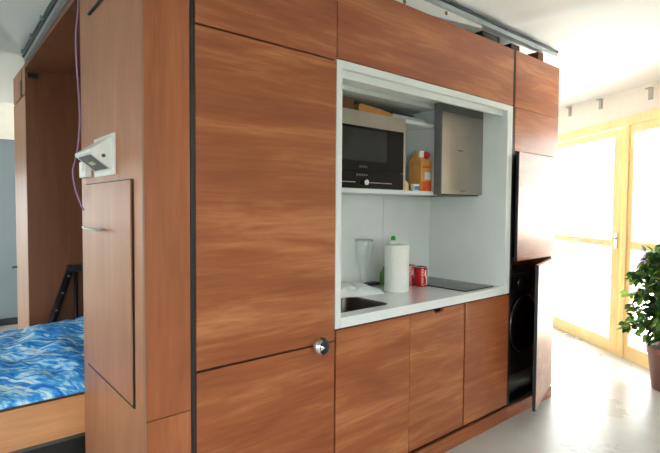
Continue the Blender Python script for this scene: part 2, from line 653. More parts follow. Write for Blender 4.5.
def window_frame(name, label, axis, a0, a1, c, z0, z1, n):
    """a pine frame with n lights and their panes in an opening"""
    m = MB(); g = MB()
    def bx(M_, p0, p1, q0, q1, z_0, z_1):
        if axis == 'x':
            M_.box(p0, p1, c + q0, c + q1, z_0, z_1)
        else:
            M_.box(c + q0, c + q1, p0, p1, z_0, z_1)
    bx(m, a0, a1, -0.035, 0.035, z0, z0 + 0.08)
    bx(m, a0, a1, -0.035, 0.035, z1 - 0.08, z1)
    for k in range(n + 1):
        p = a0 + (a1 - a0 - 0.08) * k / n
        bx(m, p, p + 0.08, -0.034, 0.034, z0 + 0.08, z1 - 0.08)
    o = struct(name, m, M['pine'], label)
    for k in range(n):
        p = a0 + 0.08 + (a1 - a0 - 0.08) * k / n
        g = MB()
        bx(g, p, p + (a1 - a0 - 0.08) / n - 0.08, -0.006, 0.006, z0 + 0.08, z1 - 0.08)
        g.build('pane', M['pane'], o)
    return o


window_frame('window_2', 'pine window in the rear wall', 'x', -3.6, 0.8, REAR - 0.05, 0.55, 2.5, 4)
window_frame('window_3', 'pine window in the left wall', 'y', -2.1, 0.7, LEFT - 0.05, 0.5, 2.2, 3)
window_frame('door_2', 'pine garden door in the far wall', 'x', -2.5, -0.5, FAR + 0.05, 0.05, 2.05, 2)

# glazed wall: white strip above, pine frames, solid wall past the glass
GT0, GT1 = -1.30, 2.56
m = wall_mb()
m.box(-3.2, tr_end, 0.0, 0.12, 2.585, 3.0)
m.box(-3.2, GT0, 0.0, 0.12, 0.0, 2.585)
m.box(GT1, tr_end, 0.0, 0.12, 0.0, 2.585)
struct('wall_right', m, M['plaster'], 'white wall around the glazed front')
m = wall_mb()
m.box(GT0, GT1, -0.02, 0.07, 2.49, 2.585)
m.box(GT0, GT0 + 0.09, -0.02, 0.07, 0.0, 2.49)
m.box(GT1 - 0.09, GT1, -0.02, 0.07, 0.0, 2.49)
m.box(1.215, 1.28, -0.02, 0.07, 0.0, 2.49)
m.box(GT0 + 0.09, 1.215, -0.01, 0.07, 0.0, 0.03)
wf = struct('window_1', m, M['pine'], 'yellow pine frame of the glazed wall')
# fixed light right of the mullion
m = wall_mb()
a, b = 1.28, GT1 - 0.09
m.box(a, a + 0.065, -0.005, 0.06, 0.0, 2.49)
m.box(b - 0.075, b, -0.005, 0.06, 0.0, 2.49)
m.box(a + 0.065, b - 0.075, -0.005, 0.06, 2.40, 2.49)
m.box(a + 0.065, b - 0.075, -0.005, 0.06, 0.0, 0.15)
m.box(a + 0.065, b - 0.075, -0.005, 0.06, 1.175, 1.26)
m.build('window_sash', M['pine'], wf)
for z0, z1 in ((0.15, 1.175), (1.26, 2.40)):
    wall_mb().box(a + 0.065, b - 0.075, 0.025, 0.033, z0, z1).build('pane', M['pane'], wf)
# pine door with glass above and below its middle rail
dd = wall_mb()
a, b = GT0 + 0.095, 1.190
st = 0.135
dd.box(a, a + st, -0.022, 0.05, 0.035, 2.48, 0.004)
dd.box(b - st, b, -0.022, 0.05, 0.035, 2.48, 0.004)
dd.box(a + st, b - st, -0.020, 0.05, 2.395, 2.48)
dd.box(a + st, b - st, -0.020, 0.05, 0.035, 0.15)
dd.box(a + st, b - st, -0.020, 0.05, 1.18, 1.255)
door = struct('door_1', dd, M['pine'], 'yellow pine glazed door beside the kitchen')
for z0, z1 in ((0.15, 1.18), (1.255, 2.395)):
    wall_mb().box(a + st, b - st, 0.005, 0.013, z0, z1).build('pane', M['pane'], door)
h = wall_mb()
h.box(b - 0.075, b - 0.03, -0.034, -0.0222, 1.17, 1.34, 0.004)
h.cyl((b - 0.052, -0.034, 1.28), (b - 0.052, -0.077, 1.28), 0.011)
h.box(b - 0.19, b - 0.04, -0.087, -0.072, 1.268, 1.292, 0.004)
h.build('door_handle', M['chrome'], door)
# brackets clamping the fabric above the frames
for t, zz in ((0.16, 2.865), (0.78, 2.83), (1.56, 2.77)):
    m = wall_mb()
    m.box(t - 0.022, t + 0.022, -0.02, 0.0, zz - 0.075, zz + 0.03)
    m.box(t - 0.03, t + 0.03, -0.05, -0.0, zz + 0.03, zz + 0.042)
    o = m.build('fabric_bracket', M['tabletgrey'])
    solo(o, {0.16: 'small grey bracket under the ceiling nearest the wooden column',
             0.78: 'small grey bracket under the ceiling above the glazed door',
             1.56: 'small grey bracket under the ceiling above the fixed window, over the plant'}[t], 'bracket', 'ceiling fabric brackets')

# ------------------------------------------------------------------ outdoors
struct('ground', MB().box(3.0, 60, -40, 40, -0.4, -0.16), M['terrace'], 'pale paved terrace outside')
struct('lawn', MB().box(-40, 3.0, -40, 40, -0.4, -0.16), M['lawn'], 'dark ground added outside the rear of the house to cut bounce light')  # unseen ground, added dark to lessen sun bounce onto the ceiling
m = wall_mb()
m.box(-6.0, 8.0, 16.0, 16.3, -0.16, 2.6)
t = m.build('garden_wall', M['wallout']); solo(t, 'low white rendered wall far across the terrace', 'wall')
for k, (t0, t1) in enumerate(((-1.6, -0.55), (-0.25, 1.1))):
    m = wall_mb()
    m.box(t0 * 1.6 - 2.6, t1 * 1.6 - 2.6, 5.0, 5.06, 0.1, 1.05)
    m.box(t0 * 1.6 - 2.56, t0 * 1.6 - 2.50, 5.02, 5.05, -0.16, 0.1)
    m.box(t1 * 1.6 - 2.70, t1 * 1.6 - 2.64, 5.02, 5.05, -0.16, 0.1)
    o = m.build('hoarding_board', M['purple'])
    solo(o, ['pale lilac board outside the door, nearer the wooden column',
             'pale lilac board outside the door, nearer the door handle'][k], 'board', 'lilac boards outside')
pr = PW + DW * 0.2 + NW * 7.5
g = thing('parasol', 'faded terracotta parasol outside the right hand window', 'parasol', (pr.x, pr.y, -0.16))
m = MB(); m.lathe([(1.25, 2.28), (0.7, 2.48), (0.05, 2.68), (0.02, 2.62), (0.7, 2.42), (1.24, 2.24)], (pr.x, pr.y, 0), 16, cap=False)
m.build('canopy', M['rust'], g)
MB().cyl((pr.x, pr.y, -0.16), (pr.x, pr.y, 2.6), 0.03).build('pole', M['pine'], g)
MB().cyl((pr.x, pr.y, -0.16), (pr.x, pr.y, -0.08), 0.3).build('base', M['wallout'], g)
pb = PW + DW * 0.4 + NW * 9.5
m = MB(); m.box(pb.x - 0.9, pb.x + 0.9, pb.y - 0.05, pb.y + 0.05, -0.16, 0.7)
solo(m.build('teal_screen', M['teal']), 'pale teal screen outside beyond the plant', 'screen')
pg = PW + DW * -2.2 + NW * 6.5
g = thing('garden_shrub', 'pale green shrub outside the glazed door', 'shrub', (pg.x, pg.y, -0.16))
MB().cyl((pg.x, pg.y, -0.16), (pg.x, pg.y, 1.5), 0.04, 0.015).build('stem', M['bark'], g)
m = MB()
for k in range(260):
    a = random.uniform(0, 6.28); hh = random.uniform(0.7, 2.0); rr = 0.35 * math.sqrt(random.random()) * (1 - abs(hh - 1.4) / 0.9)
    c = Vector((pg.x + rr * math.cos(a), pg.y + rr * math.sin(a), hh))
    d = Vector((random.gauss(0, 1), random.gauss(0, 1), random.gauss(0, .6))).normalized()
    s_ = d.orthogonal().normalized() * 0.035
    vs = [m.bm.verts.new(p) for p in (c - d * 0.07, c + s_, c + d * 0.07, c - s_)]
    m.bm.faces.new(vs)
m.build('foliage', M['bush'], g)

# ================================================================== SLEEPING END
# end cabinet: the tall block that closes the kitchen run on the left
ec = thing('end_cabinet', 'tall wooden end cabinet with a side hatch, left of the kitchen run', 'cabinet', (0.1, 0.47, 0))
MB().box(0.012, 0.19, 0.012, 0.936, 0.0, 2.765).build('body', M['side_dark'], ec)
MB().box(0.0, 0.012, 0.014, 0.936, 0.0, 2.765).build('side_panel', M['side'], ec)
MB().box(0.004, 0.188, 0.0, 0.012, 0.754, 2.765).build('front_panel', M['door_v'], ec)
MB().box(0.004, 0.188, 0.0, 0.012, 0.0, 0.750).build('front_panel', M['door_v'], ec)
MB().box(-0.001, 0.004, -0.001, 0.014, 0.0, 2.765).build('edge_strip', M['edge'], ec)
hb = MB()
hb.M = Matrix.Translation((0, 0.845, 0)) @ Matrix.Rotation(math.radians(-0.15), 4, 'Z')
hb.box(-0.008, -0.0025, -0.72, 0.0, 0.785, 1.702)
hatch = hb.build('hatch', M['side'], ec)
m = MB(); m.box(-0.0015, 0.0, 0.109, 0.1245, 0.772, 1.706); m.box(-0.0015, 0.0, 0.126, 0.845, 1.7022, 1.709); m.box(-0.0015, 0.0, 0.126, 0.845, 0.766, 0.7848)
m.build('hatch_gap', M['black'], ec)
hh = MB()
hh.tube([(-0.012, 0.50, 1.487), (-0.045, 0.50, 1.487), (-0.048, 0.44, 1.486), (-0.048, 0.60, 1.489), (-0.048, 0.72, 1.491)], 0.006)
hh.build('hatch_pull', M['paintwhite'], hatch)
fl = MB()
fl.box(-0.012, -0.0, 0.42, 0.73, 2.540, 2.755)
flap = fl.build('upper_flap', M['side'], ec)
MB().box(-0.0122, -0.0, 0.42, 0.73, 2.530, 2.5398).build('flap_edge', M['black'], flap)

# alcove: soffit and the back cabinet
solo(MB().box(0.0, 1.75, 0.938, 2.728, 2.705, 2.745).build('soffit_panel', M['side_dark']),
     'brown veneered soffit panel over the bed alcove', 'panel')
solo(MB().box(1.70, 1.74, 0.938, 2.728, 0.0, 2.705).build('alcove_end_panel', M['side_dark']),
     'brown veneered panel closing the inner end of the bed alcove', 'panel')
bc = thing('back_cabinet', 'tall brown cabinet behind the bed, seen past the end cabinet', 'cabinet', (0.8, 3.1, 0))
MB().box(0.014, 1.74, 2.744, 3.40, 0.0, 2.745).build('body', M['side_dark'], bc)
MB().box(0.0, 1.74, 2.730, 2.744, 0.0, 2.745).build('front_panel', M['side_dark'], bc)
d = MB().box(0.0, 0.014, 2.755, 3.39, 0.02, 2.495).build('door', M['side'], bc)
MB().tube([(-0.001, 3.36, 1.03), (-0.035, 3.36, 1.03), (-0.04, 3.30, 1.03)], 0.009).build('handle', M['steel_dark'], d)
MB().box(0.0, 0.014, 2.92, 3.39, 2.512, 2.744).build('upper_door', M['side'], bc)
MB().box(0.002, 0.014, 2.755, 2.895, 2.512, 2.744).build('corner_panel', M['side'], bc)
MB().box(-0.0025, -0.0002, 2.90, 2.985, 2.512, 2.645).build('finger_pull', M['black'], bc)
MB().box(0.004, 0.014, 2.7445, 2.754, 0.0, 2.42).build('edge_gap', M['black'], bc)
solo(MB().box(0.01, 0.085, 2.69, 2.73, 2.63, 2.665).build('corner_bracket', M['black']),
     'small black bracket at the top corner of the bed alcove', 'bracket')

# bed
bd = thing('bed', 'low pull-out bed with a plain wooden side board', 'bed', (-0.3, 1.8, 0))
MB().box(-1.35, 0.9, 0.940, 0.965, 0.372, 0.580).build('side_board', M['bedwood'], bd)
MB().box(-1.35, 0.9, 2.62, 2.645, 0.372, 0.580).build('side_board', M['bedwood'], bd)
MB().box(-1.375, -1.35, 0.940, 2.645, 0.372, 0.580).build('foot_board', M['bedwood'], bd)
MB().box(-1.35, 0.9, 0.944, 0.985, 0.350, 0.371).build('rail', M['steel_dark'], bd)
MB().box(-1.35, 0.9, 2.60, 2.641, 0.350, 0.371).build('rail', M['steel_dark'], bd)
MB().box(-1.15, 0.85, 1.06, 2.5, 0.0, 0.34).build('under_bed_shade', M['black'], bd)  # black box added for the shade under the bed
for k in range(5):
    x = -1.1 + k * 0.42
    MB().box(x, x + 0.09, 0.986, 2.60, 0.352, 0.372).build('slat', M['bedwood'], bd)
for x in (-1.28, 0.10, 0.80):
    for y in (0.99, 2.56):
        MB().box(x, x + 0.05, y, y + 0.05, 0.0, 0.35).build('leg', M['steel_dark'], bd)
MB().box(-1.34, 0.89, 0.995, 2.60, 0.40, 0.585, 0.02).build('mattress', M['mattress'], bd)
mb = MB()
nx, ny = 90, 80
V = []
for i in range(nx + 1):
    row = []
    for j in range(ny + 1):
        x = -1.33 + 2.21 * i / nx
        t = j / ny
        y = 0.946 + 1.65 * t
        env = min(1, t / 0.42) ** 0.55 * min(1, (1 - t) / 0.62) ** 0.9
        ex = min(1, (x + 1.40) / 0.8)
        hgt = (0.190 + 0.055 * max(-1, min(1, (x + 0.22) / 0.22))) * ex
        wr = 0.034 * noise.noise(Vector((x * 5 + y * 3, y * 6 - x * 2, 1.0))) + 0.018 * noise.noise(Vector((x * 12 + y * 9, y * 14 - x * 6, 5.0)))
        z = 0.592 + max(0.0, hgt * env + wr * min(1, env * 2.5))
        row.append(mb._v((x, y, z)))
    V.append(row)
for i in range(nx):
    for j in range(ny):
        f = mb.bm.faces.new((V[i][j], V[i + 1][j], V[i + 1][j + 1], V[i][j + 1]))
        f.smooth = True
dv = mb.build('duvet', M['duvet'])
so = dv.modifiers.new('thickness', 'SOLIDIFY'); so.thickness = 0.006; so.offset = 1
tag(dv, 'blue and white feather print duvet heaped on the bed', 'duvet')
# folded black frame standing behind the bed
ff = thing('folding_frame', 'black metal folding frame standing behind the blue duvet', 'frame', (0.2, 2.69, 0.0))
def fx(z):
    return 0.300 + (z - 1.06) * 0.33
MB().tube([(fx(0.0), 2.692, 0.0), (fx(1.07), 2.692, 1.07)], 0.034, 4).build('strut', M['black'], ff)
MB().tube([(0.333, 2.675, 0.0), (0.338, 2.675, 1.03)], 0.018, 6).build('strut', M['black'], ff)
MB().box(0.275, 0.385, 2.660, 2.718, 1.035, 1.09, 0.008).build('hinge_plate', M['blackprofile'], ff)
for z in (0.72, 0.86, 1.0):
    MB().cyl((fx(z), 2.668, z), (fx(z), 2.652, z), 0.009).build('bolt', M['steel'], ff)

# rails under the ceiling
def ztl(y):
    return -0.03 * (y - 1.0)
rl = thing('alcove_rail', 'grey steel ceiling rail along the open end of the bed alcove', 'rail', (-0.03, 1.75, 2.78))
def slanted(x0, x1, z0, z1):
    mb = MB()
    y0, y1 = 0.965, 2.55
    vs = [mb._v((x, y, z + ztl(y))) for x in (x0, x1) for y in (y0, y1) for z in (z0, z1)]
    for f in [(0, 1, 3, 2), (4, 6, 7, 5), (0, 4, 5, 1), (2, 3, 7, 6), (0, 2, 6, 4), (1, 5, 7, 3)]:
        mb.bm.faces.new([vs[i] for i in f])
    return mb
slanted(-0.042, -0.012, 2.785, 2.828).build('channel', M['galv_dark'], rl)
slanted(-0.030, -0.004, 2.755, 2.7845).build('lower_flange', M['galv'], rl)
for y in (1.3, 1.7, 2.1, 2.5):
    MB().box(-0.056, -0.042, y - 0.012, y + 0.012, 2.80 + ztl(y), 2.83 + ztl(y)).build('clip', M['galv'], rl)

# wall lamp on the end cabinet
wl = thing('wall_lamp', 'white wedge shaped wall lamp above the side hatch', 'lamp', (0, 0.48, 1.735))
MB().box(-0.012, 0.0, 0.335, 0.645, 1.735, 1.915, 0.003).build('back_plate', M['paintwhite'], wl)
m = MB()
Y0_, Y1_ = 0.36, 0.62
sec_out = [(-0.012, 1.900), (-0.100, 1.838), (-0.100, 1.826), (-0.012, 1.757)]
m.prism([(y, z) for y, z in []] or [(x, z) for x, z in sec_out], 'y', Y0_, Y1_)
m.build('shade', M['paintwhite'], wl)
# underside glass and the bulb behind it: laid on the sloping lower face
nrm = Vector((-0.069, 0, -0.088)).normalized()      # outwards from the lower face
def lower(u, y, off):                               # u 0..1 from nose to wall
    p = Vector((-0.100 + 0.088 * u, y, 1.826 - 0.069 * u))
    return p + nrm * off
m = MB()
def lower_slab(u0, u1, y0, y1, o0, o1):
    mb = MB()
    vs = [mb._v(lower(u, y, o)) for u in (u0, u1) for y in (y0, y1) for o in (o0, o1)]
    for f in [(0, 1, 3, 2), (4, 6, 7, 5), (0, 4, 5, 1), (2, 3, 7, 6), (0, 2, 6, 4), (1, 5, 7, 3)]:
        mb.bm.faces.new([vs[i] for i in f])
    return mb
lower_slab(0.10, 0.90, Y0_ + 0.025, Y1_ - 0.03, 0.0005, 0.003).build('lens', M['steel_dark'], wl)
lower_slab(0.42, 0.58, Y0_ + 0.09, Y1_ - 0.10, 0.0032, 0.007).build('bulb', M['bulb'], wl)
MB().cyl((-0.045, Y0_, 1.815), (-0.045, Y0_ - 0.004, 1.815), 0.008).build('screw', M['steel_dark'], wl)
sw = thing('switch_box', 'small white switch box beside the wall lamp', 'switch', (0, 0.79, 1.745))
MB().box(-0.03, -0.0012, 0.735, 0.86, 1.740, 1.82, 0.004).build('housing', M['paintwhite'], sw)
MB().box(-0.036, -0.03, 0.765, 0.83, 1.77, 1.81, 0.003).build('rocker', M['plasticwhite'], sw)

cb = MB()
raw = [(-0.003, .948, 2.86), (-0.002, .948, 2.676), (-0.018, .948, 2.465), (-0.012, .948, 2.286), (-0.003, .948, 2.09), (-0.010, .948, 1.946),
       (-0.028, .946, 1.838), (-0.042, .940, 1.774), (-0.032, .930, 1.68), (-0.014, .895, 1.60), (-0.010, .858, 1.575)]
pts = []
for i in range(len(raw) - 1):
    p0, p1, p2, p3 = raw[max(i - 1, 0)], raw[i], raw[i + 1], raw[min(i + 2, len(raw) - 1)]
    for k in range(6):
        t = k / 6
        pts.append(tuple(0.5 * (2 * p1[c] + (p2[c] - p0[c]) * t + (2 * p0[c] - 5 * p1[c] + 4 * p2[c] - p3[c]) * t * t
                                + (3 * p1[c] - p0[c] - 3 * p2[c] + p3[c]) * t ** 3) for c in (0, 1, 2)))
cb.tube(pts, 0.0042)
solo(cb.build('cable', M['lilac']), 'thin lilac cable hanging down the edge of the end cabinet', 'cable')

# ================================================================== KITCHEN RUN
# tall cabinet with three flush doors
XA, XB, XC, XD, XE, XF = 0.212, 0.975, 1.567, 2.128, 2.690, 3.412
tcab = thing('tall_cabinet', 'tall wooden cabinet with wide flush doors and a chrome latch', 'cabinet', (0.59, 0.4, 0.09))
MB().box(XA, XB - 0.003, 0.024, 0.70, 0.0, 2.755).build('body', M['black'], tcab)
MB().box(XA + 0.001, XB - 0.005, 0.0, 0.022, 2.345, 2.762).build('door', M['door'], tcab)
main = MB().box(XA + 0.001, XB - 0.005, 0.0, 0.022, 0.911, 2.336).build('door', M['door'], tcab)
MB().box(XA + 0.001, XB - 0.005, 0.0, 0.022, 0.12, 0.900).build('door', M['door'], tcab)
MB().box(0.1915, XA - 0.001, 0.0, 0.055, 0.0, 2.765).build('filler_strip', M['blackprofile'], tcab)
kn = MB()
kn.lathe([(0.0, 0.0), (0.030, 0.002), (0.044, 0.018), (0.044, 0.036), (0.030, 0.052), (0.0, 0.054)], (0, 0, 0), 24, cap=False)
for v in kn.bm.verts:
    v.co = Vector((0.862 + v.co.x, -0.002 - v.co.z, 0.903 + v.co.y))
knob = kn.build('latch_knob', M['blackprofile'], main, smooth=True)
kc = MB()
kc.lathe([(0.046, 0.012), (0.0465, 0.022), (0.045, 0.036), (0.034, 0.051), (0.001, 0.056)], (0, 0, 0), 24, cap=False)
for v in kc.bm.verts:
    v.co = Vector((0.862 + v.co.x, -0.002 - v.co.z, 0.903 + v.co.y))
bmesh.ops.delete(kc.bm, geom=[f for f in kc.bm.faces if f.calc_center_median().x > 0.848], context='FACES')
kc.build('knob_cap', M['chrome'], main, smooth=True)

# cabinet over the niche
oc = thing('overhead_cabinet', 'long wooden panel cabinet above the white kitchen niche', 'cabinet', (1.83, 0.35, 2.36))
MB().box(XB + 0.003, XE - 0.004, 0.024, 0.68, 2.375, 2.75).build('body', M['black'], oc)
MB().box(XB + 0.001, XE - 0.004, 0.0, 0.022, 2.356, 2.760).build('door', M['door'], oc)

# white lining of the niche
ni = thing('kitchen_niche_lining', 'white lining and frame of the kitchen niche', 'niche', (1.83, 0.35, 0.96))
MB().box(XB - 0.001, 1.012, 0.0, 0.70, 0.966, 2.35).build('left_jamb', M['white'], ni)
MB().box(2.62, XE - 0.003, 0.0, 0.70, 0.966, 2.35).build('right_jamb', M['white'], ni)
MB().box(1.012, 2.62, 0.0, 0.026, 2.312, 2.351).build('top_trim', M['white'], ni)
MB().box(1.012, 2.62, 0.040, 0.06, 2.276, 2.322).build('inner_trim', M['white'], ni)
MB().box(1.012, 2.62, 0.026, 0.70, 2.330, 2.350).build('ceiling_panel', M['white'], ni)
MB().box(1.012, 2.055, 0.70, 0.718, 1.02, 2.33).build('back_panel', M['white'], ni)
MB().box(2.060, 2.62, 0.70, 0.718, 1.02, 2.33).build('back_panel', M['white'], ni)

# base cabinets
def base_cab(x0, x1, label, notch=None, ga=0.0025, gb=0.0025):
    t = thing('base_cabinet', label, 'cabinet', ((x0 + x1) / 2, 0.35, 0.12))
    MB().box(x0 + 0.004, x1 - 0.004, 0.040, 0.69, 0.0, 0.955 if x0 > 1.5 else 0.80).build('body', M['black'], t)
    mb = MB()
    z1 = 0.9575
    if notch:
        a, b = notch
        poly = [(x0 + ga, 0.12), (x1 - gb, 0.12), (x1 - gb, z1), (b, z1), (b - 0.018, z1 - 0.022),
                (a + 0.018, z1 - 0.022), (a, z1), (x0 + ga, z1)]
        mb.prism(poly, 'y', 0.0, 0.022)
    else:
        mb.box(x0 + ga, x1 - gb, 0.0, 0.022, 0.12, z1)
    mb.build('door', M['door'], t)
    return t
base_cab(XB, XC, 'wooden base cabinet under the sink, next to the tall cabinet', ga=0.008)
base_cab(XC, XD, 'wooden base cabinet with a dark finger notch in its top edge', (1.79, 1.895), gb=0.008)
base_cab(XD, XE - 0.001, 'wooden base cabinet under the hob, next to the washing machine', ga=0.008)
solo(MB().box(0.214, 2.694, 0.0, 0.022, 0.0, 0.094).build('toe_kick', M['door']), 'wooden toe kick board under the kitchen cabinets', 'plinth')

# worktop with its sink and hob
ct = MB()
ct.slab_with_hole([(1.0135, 0.0), (2.6185, 0.0), (2.6185, 0.698), (1.0135, 0.698)], rrect(1.06, 1.495, 0.088, 0.50, 0.05), 0.966, 1.02)
solo(ct.build('worktop', M['counter']), 'glossy white worktop with a cut-out for the sink', 'worktop')
sk = thing('sink', 'dark steel sink let into the white worktop', 'sink', (1.26, 0.3, 0.84))
def loopmb(levels):
    mb = MB()
    rings = [[mb._v((x, y, z)) for x, y in rrect(1.06 + i, 1.495 - i, 0.088 + i, 0.50 - i, max(0.012, 0.05 - i * 0.3))] for i, z in levels]
    for A, B in zip(rings, rings[1:]):
        for i in range(len(A)):
            j = (i + 1) % len(A)
            f = mb.bm.faces.new((A[i], A[j], B[j], B[i])); f.smooth = True
    mb.bm.faces.new(rings[-1])
    return mb
loopmb([(0.001, 1.0195), (0.003, 1.0195), (0.006, 1.0), (0.012, 0.86), (0.03, 0.842), (0.1, 0.838)]).build('bowl', M['sink'], sk)
MB().cyl((1.26, 0.30, 0.8385), (1.26, 0.30, 0.843), 0.04).build('drain', M['chrome'], sk)
hb = thing('hob', 'flat black glass hob at the right end of the worktop', 'hob', (2.38, 0.36, 1.02))
MB().box(2.205, 2.56, 0.05, 0.68, 1.0201, 1.027, 0.002).build('glass_top', M['hobglass'], hb)
for cy, r in ((0.22, 0.10), (0.50, 0.12)):
    mb = MB()
    mb.slab_with_hole([(2.38 + r * math.cos(a * math.pi / 20), cy + r * math.sin(a * math.pi / 20)) for a in range(40)],
                      [(2.38 + (r - 0.004) * math.cos(a * math.pi / 20), cy + (r - 0.004) * math.sin(a * math.pi / 20)) for a in range(40)], 1.0271, 1.0276)
    mb.build('cooking_zone', M['printgrey'], hb)

# wall shelf unit with the oven
su = thing('wall_shelf_unit', 'white open wall cabinet holding the microwave and food', 'shelf', (1.6, 0.5, 1.69))
Y0c = 0.297
MB().box(1.014, 2.188, Y0c, 0.698, 1.690, 1.716).build('bottom_panel', M['white'], su)
MB().box(1.014, 2.188, Y0c, 0.698, 2.300, 2.328).build('top_panel', M['white'], su)
MB().box(2.158, 2.188, Y0c, 0.698, 1.7165, 2.2995).build('side_panel', M['white'], su)
MB().box(1.014, 1.030, Y0c, 0.698, 1.7165, 2.2995).build('side_panel', M['white'], su)
MB().box(1.0305, 2.1575, Y0c + 0.012, 0.690, 2.172, 2.196).build('shelf_board', M['white'], su)
MB().box(1.0305, 2.1575, 0.690, 0.698, 1.7165, 2.2995).build('back_panel', M['white'], su)

mw = thing('microwave_oven', 'black and steel built-in microwave oven in the white wall cabinet', 'microwave', (1.46, 0.45, 1.717))
MB().box(1.10, 1.815, 0.31, 0.66, 1.7168, 2.168).build('body', M['appliance'], mw)
m = MB()
m.box(1.06, 1.832, 0.286, 0.303, 2.098, 2.190)
m.box(1.808, 1.832, 0.286, 0.303, 1.7175, 2.098)
m.box(1.06, 1.085, 0.286, 0.303, 1.7175, 2.098)
m.build('trim_frame', M['steel'], mw)
dr = MB().box(1.086, 1.807, 0.280, 0.303, 1.826, 2.0975, 0.002).build('door', M['blackglass'], mw)
MB().box(1.11, 1.645, 0.2793, 0.2803, 1.885, 2.082).build('window', M['window_grey'], dr)
text_mesh('SIEMENS', 0.019, lambda u, v: (1.435 + u, 0.2795, 1.850 + v)).build('brand_lettering', M['printgrey'], dr)
cp = MB().box(1.086, 1.807, 0.280, 0.303, 1.7175, 1.822, 0.002).build('control_panel', M['blackglass'], mw)
MB().box(1.372, 1.480, 0.2792, 0.2803, 1.788, 1.812).build('display', M['window_grey'], cp)
for k in range(5):
    MB().box(1.380 + k * 0.020, 1.389 + k * 0.020, 0.2786, 0.2793, 1.794, 1.804).build('digit', M['printgrey'], cp)
MB().cyl((1.447, 0.280, 1.754), (1.447, 0.256, 1.754), 0.016).build('dial', M['chrome'], cp)
for a, b in ((1.20, 1.362), (1.487, 1.685)):
    MB().box(a, b, 0.270, 0.2798, 1.751, 1.756, 0.001).build('handle_bar', M['steel'], cp)

# things on the upper shelf
zs = 2.1965
solo(MB().box(1.30, 1.425, 0.36, 0.50, zs, zs + 0.080).build('brown_box', M['boxbrown']), 'dark brown card box at the left end of the upper shelf', 'box')
e = MB()
e.M = Matrix.Translation((1.585, 0.375, zs)) @ Matrix.Rotation(math.radians(-6), 4, 'Z') @ Matrix.Rotation(math.radians(0), 4, 'X')
e.prism([(-0.12, 0.0), (0.15, 0.0), (0.165, 0.018), (0.05, 0.040), (-0.11, 0.060), (-0.125, 0.04)], 'y', -0.04, 0.08)
solo(e.build('padded_envelope', M['envelope']), 'crumpled tan padded envelope on the upper shelf', 'envelope')
solo(MB().box(1.44, 1.86, 0.53, 0.685, zs, zs + 0.098).build('shelf_shadow_box', M['slate']), 'dark slate box added for the shadow at the back of the upper shelf', 'box')  # dark block added for the black shadow behind the envelope
bk = thing('book', 'dark covered book with pale pages on the upper shelf', 'book', (1.99, 0.47, zs))
MB().box(1.88, 2.10, 0.45, 0.60, zs, zs + 0.008).build('cover', M['slate'], bk)
MB().box(1.885, 2.095, 0.452, 0.595, zs + 0.0082, zs + 0.060).build('pages', M['tabletgrey'], bk)
MB().box(1.88, 2.10, 0.45, 0.60, zs + 0.0602, zs + 0.072).build('cover', M['slate'], bk)
solo(MB().box(1.75, 2.10, 0.335, 0.442, zs, zs + 0.028).build('papers', M['tabletgrey']), 'thin stack of pale papers in front of the dark book', 'papers')

# food beside the oven
zb = 1.7165
jc = thing('juice_carton', 'orange juice carton with a red and white top beside the microwave', 'carton', (2.09, 0.37, zb))
CX0, CX1, CY0, CY1 = 2.036, 2.150, 0.318, 0.425
MB().box(CX0, CX1, CY0, CY1, zb, zb + 0.215).build('body', M['orangecarton'], jc)
MB().prism([(CY0, zb + 0.2152), (CY1, zb + 0.2152), (0.378, zb + 0.268), (0.378, zb + 0.288), (0.366, zb + 0.288), (0.366, zb + 0.268)], 'x', CX0, CX1).build('gable_top', M['orangecarton'], jc)
MB().box(CX0 + 0.006, CX1 - 0.002, CY0 - 0.001, CY0, zb + 0.004, zb + 0.07).build('print_panel', M['orange'], jc)
MB().box(CX0 + 0.04, CX1 - 0.004, CY0 - 0.001, CY0, zb + 0.085, zb + 0.135).build('print_panel', M['printwhite'], jc)
MB().box(CX0 + 0.02, CX1 - 0.02, CY0 - 0.001, CY0, zb + 0.165, zb + 0.178).build('print_panel', M['orange'], jc)
cpp = MB(); cpp.cyl((2.112, 0.345, zb + 0.243), (2.112, 0.322, zb + 0.272), 0.024); cpp.build('cap', M['red'], jc)
cpp = MB(); cpp.box(2.041, 2.079, 0.328, 0.348, zb + 0.24, zb + 0.285, 0.004); cpp.build('spout_tab', M['printwhite'], jc)
gj = thing('glass_jar', 'small glass jar behind the yellow packet', 'jar', (1.905, 0.45, zb))
MB().lathe([(0.034, 0.0), (0.036, 0.004), (0.036, 0.10), (0.030, 0.115), (0.028, 0.115), (0.033, 0.10), (0.033, 0.008), (0.0, 0.006)], (1.905, 0.45, zb), 20, cap=False).build('glass', M['bottle'], gj)
MB().cyl((1.905, 0.45, zb + 0.115), (1.905, 0.45, zb + 0.132), 0.032).build('lid', M['steel'], gj)
pk = MB(); pk.prism([(1.855, zb), (1.915, zb), (1.912, zb + 0.05), (1.885, zb + 0.068), (1.857, zb + 0.055)], 'y', 0.325, 0.365)
solo(pk.build('yellow_packet', M['yellow']), 'small yellow packet beside the microwave', 'packet')
bp_ = thing('blue_packet', 'small blue and white packet in front of the juice carton', 'packet', (1.945, 0.345, zb))
MB().box(1.962, 2.024, 0.318, 0.348, zb, zb + 0.048, 0.004).build('wrapper', M['printwhite'], bp_)
MB().box(1.965, 2.021, 0.3170, 0.3180, zb + 0.006, zb + 0.034).build('print_band', M['bluewhite'], bp_)

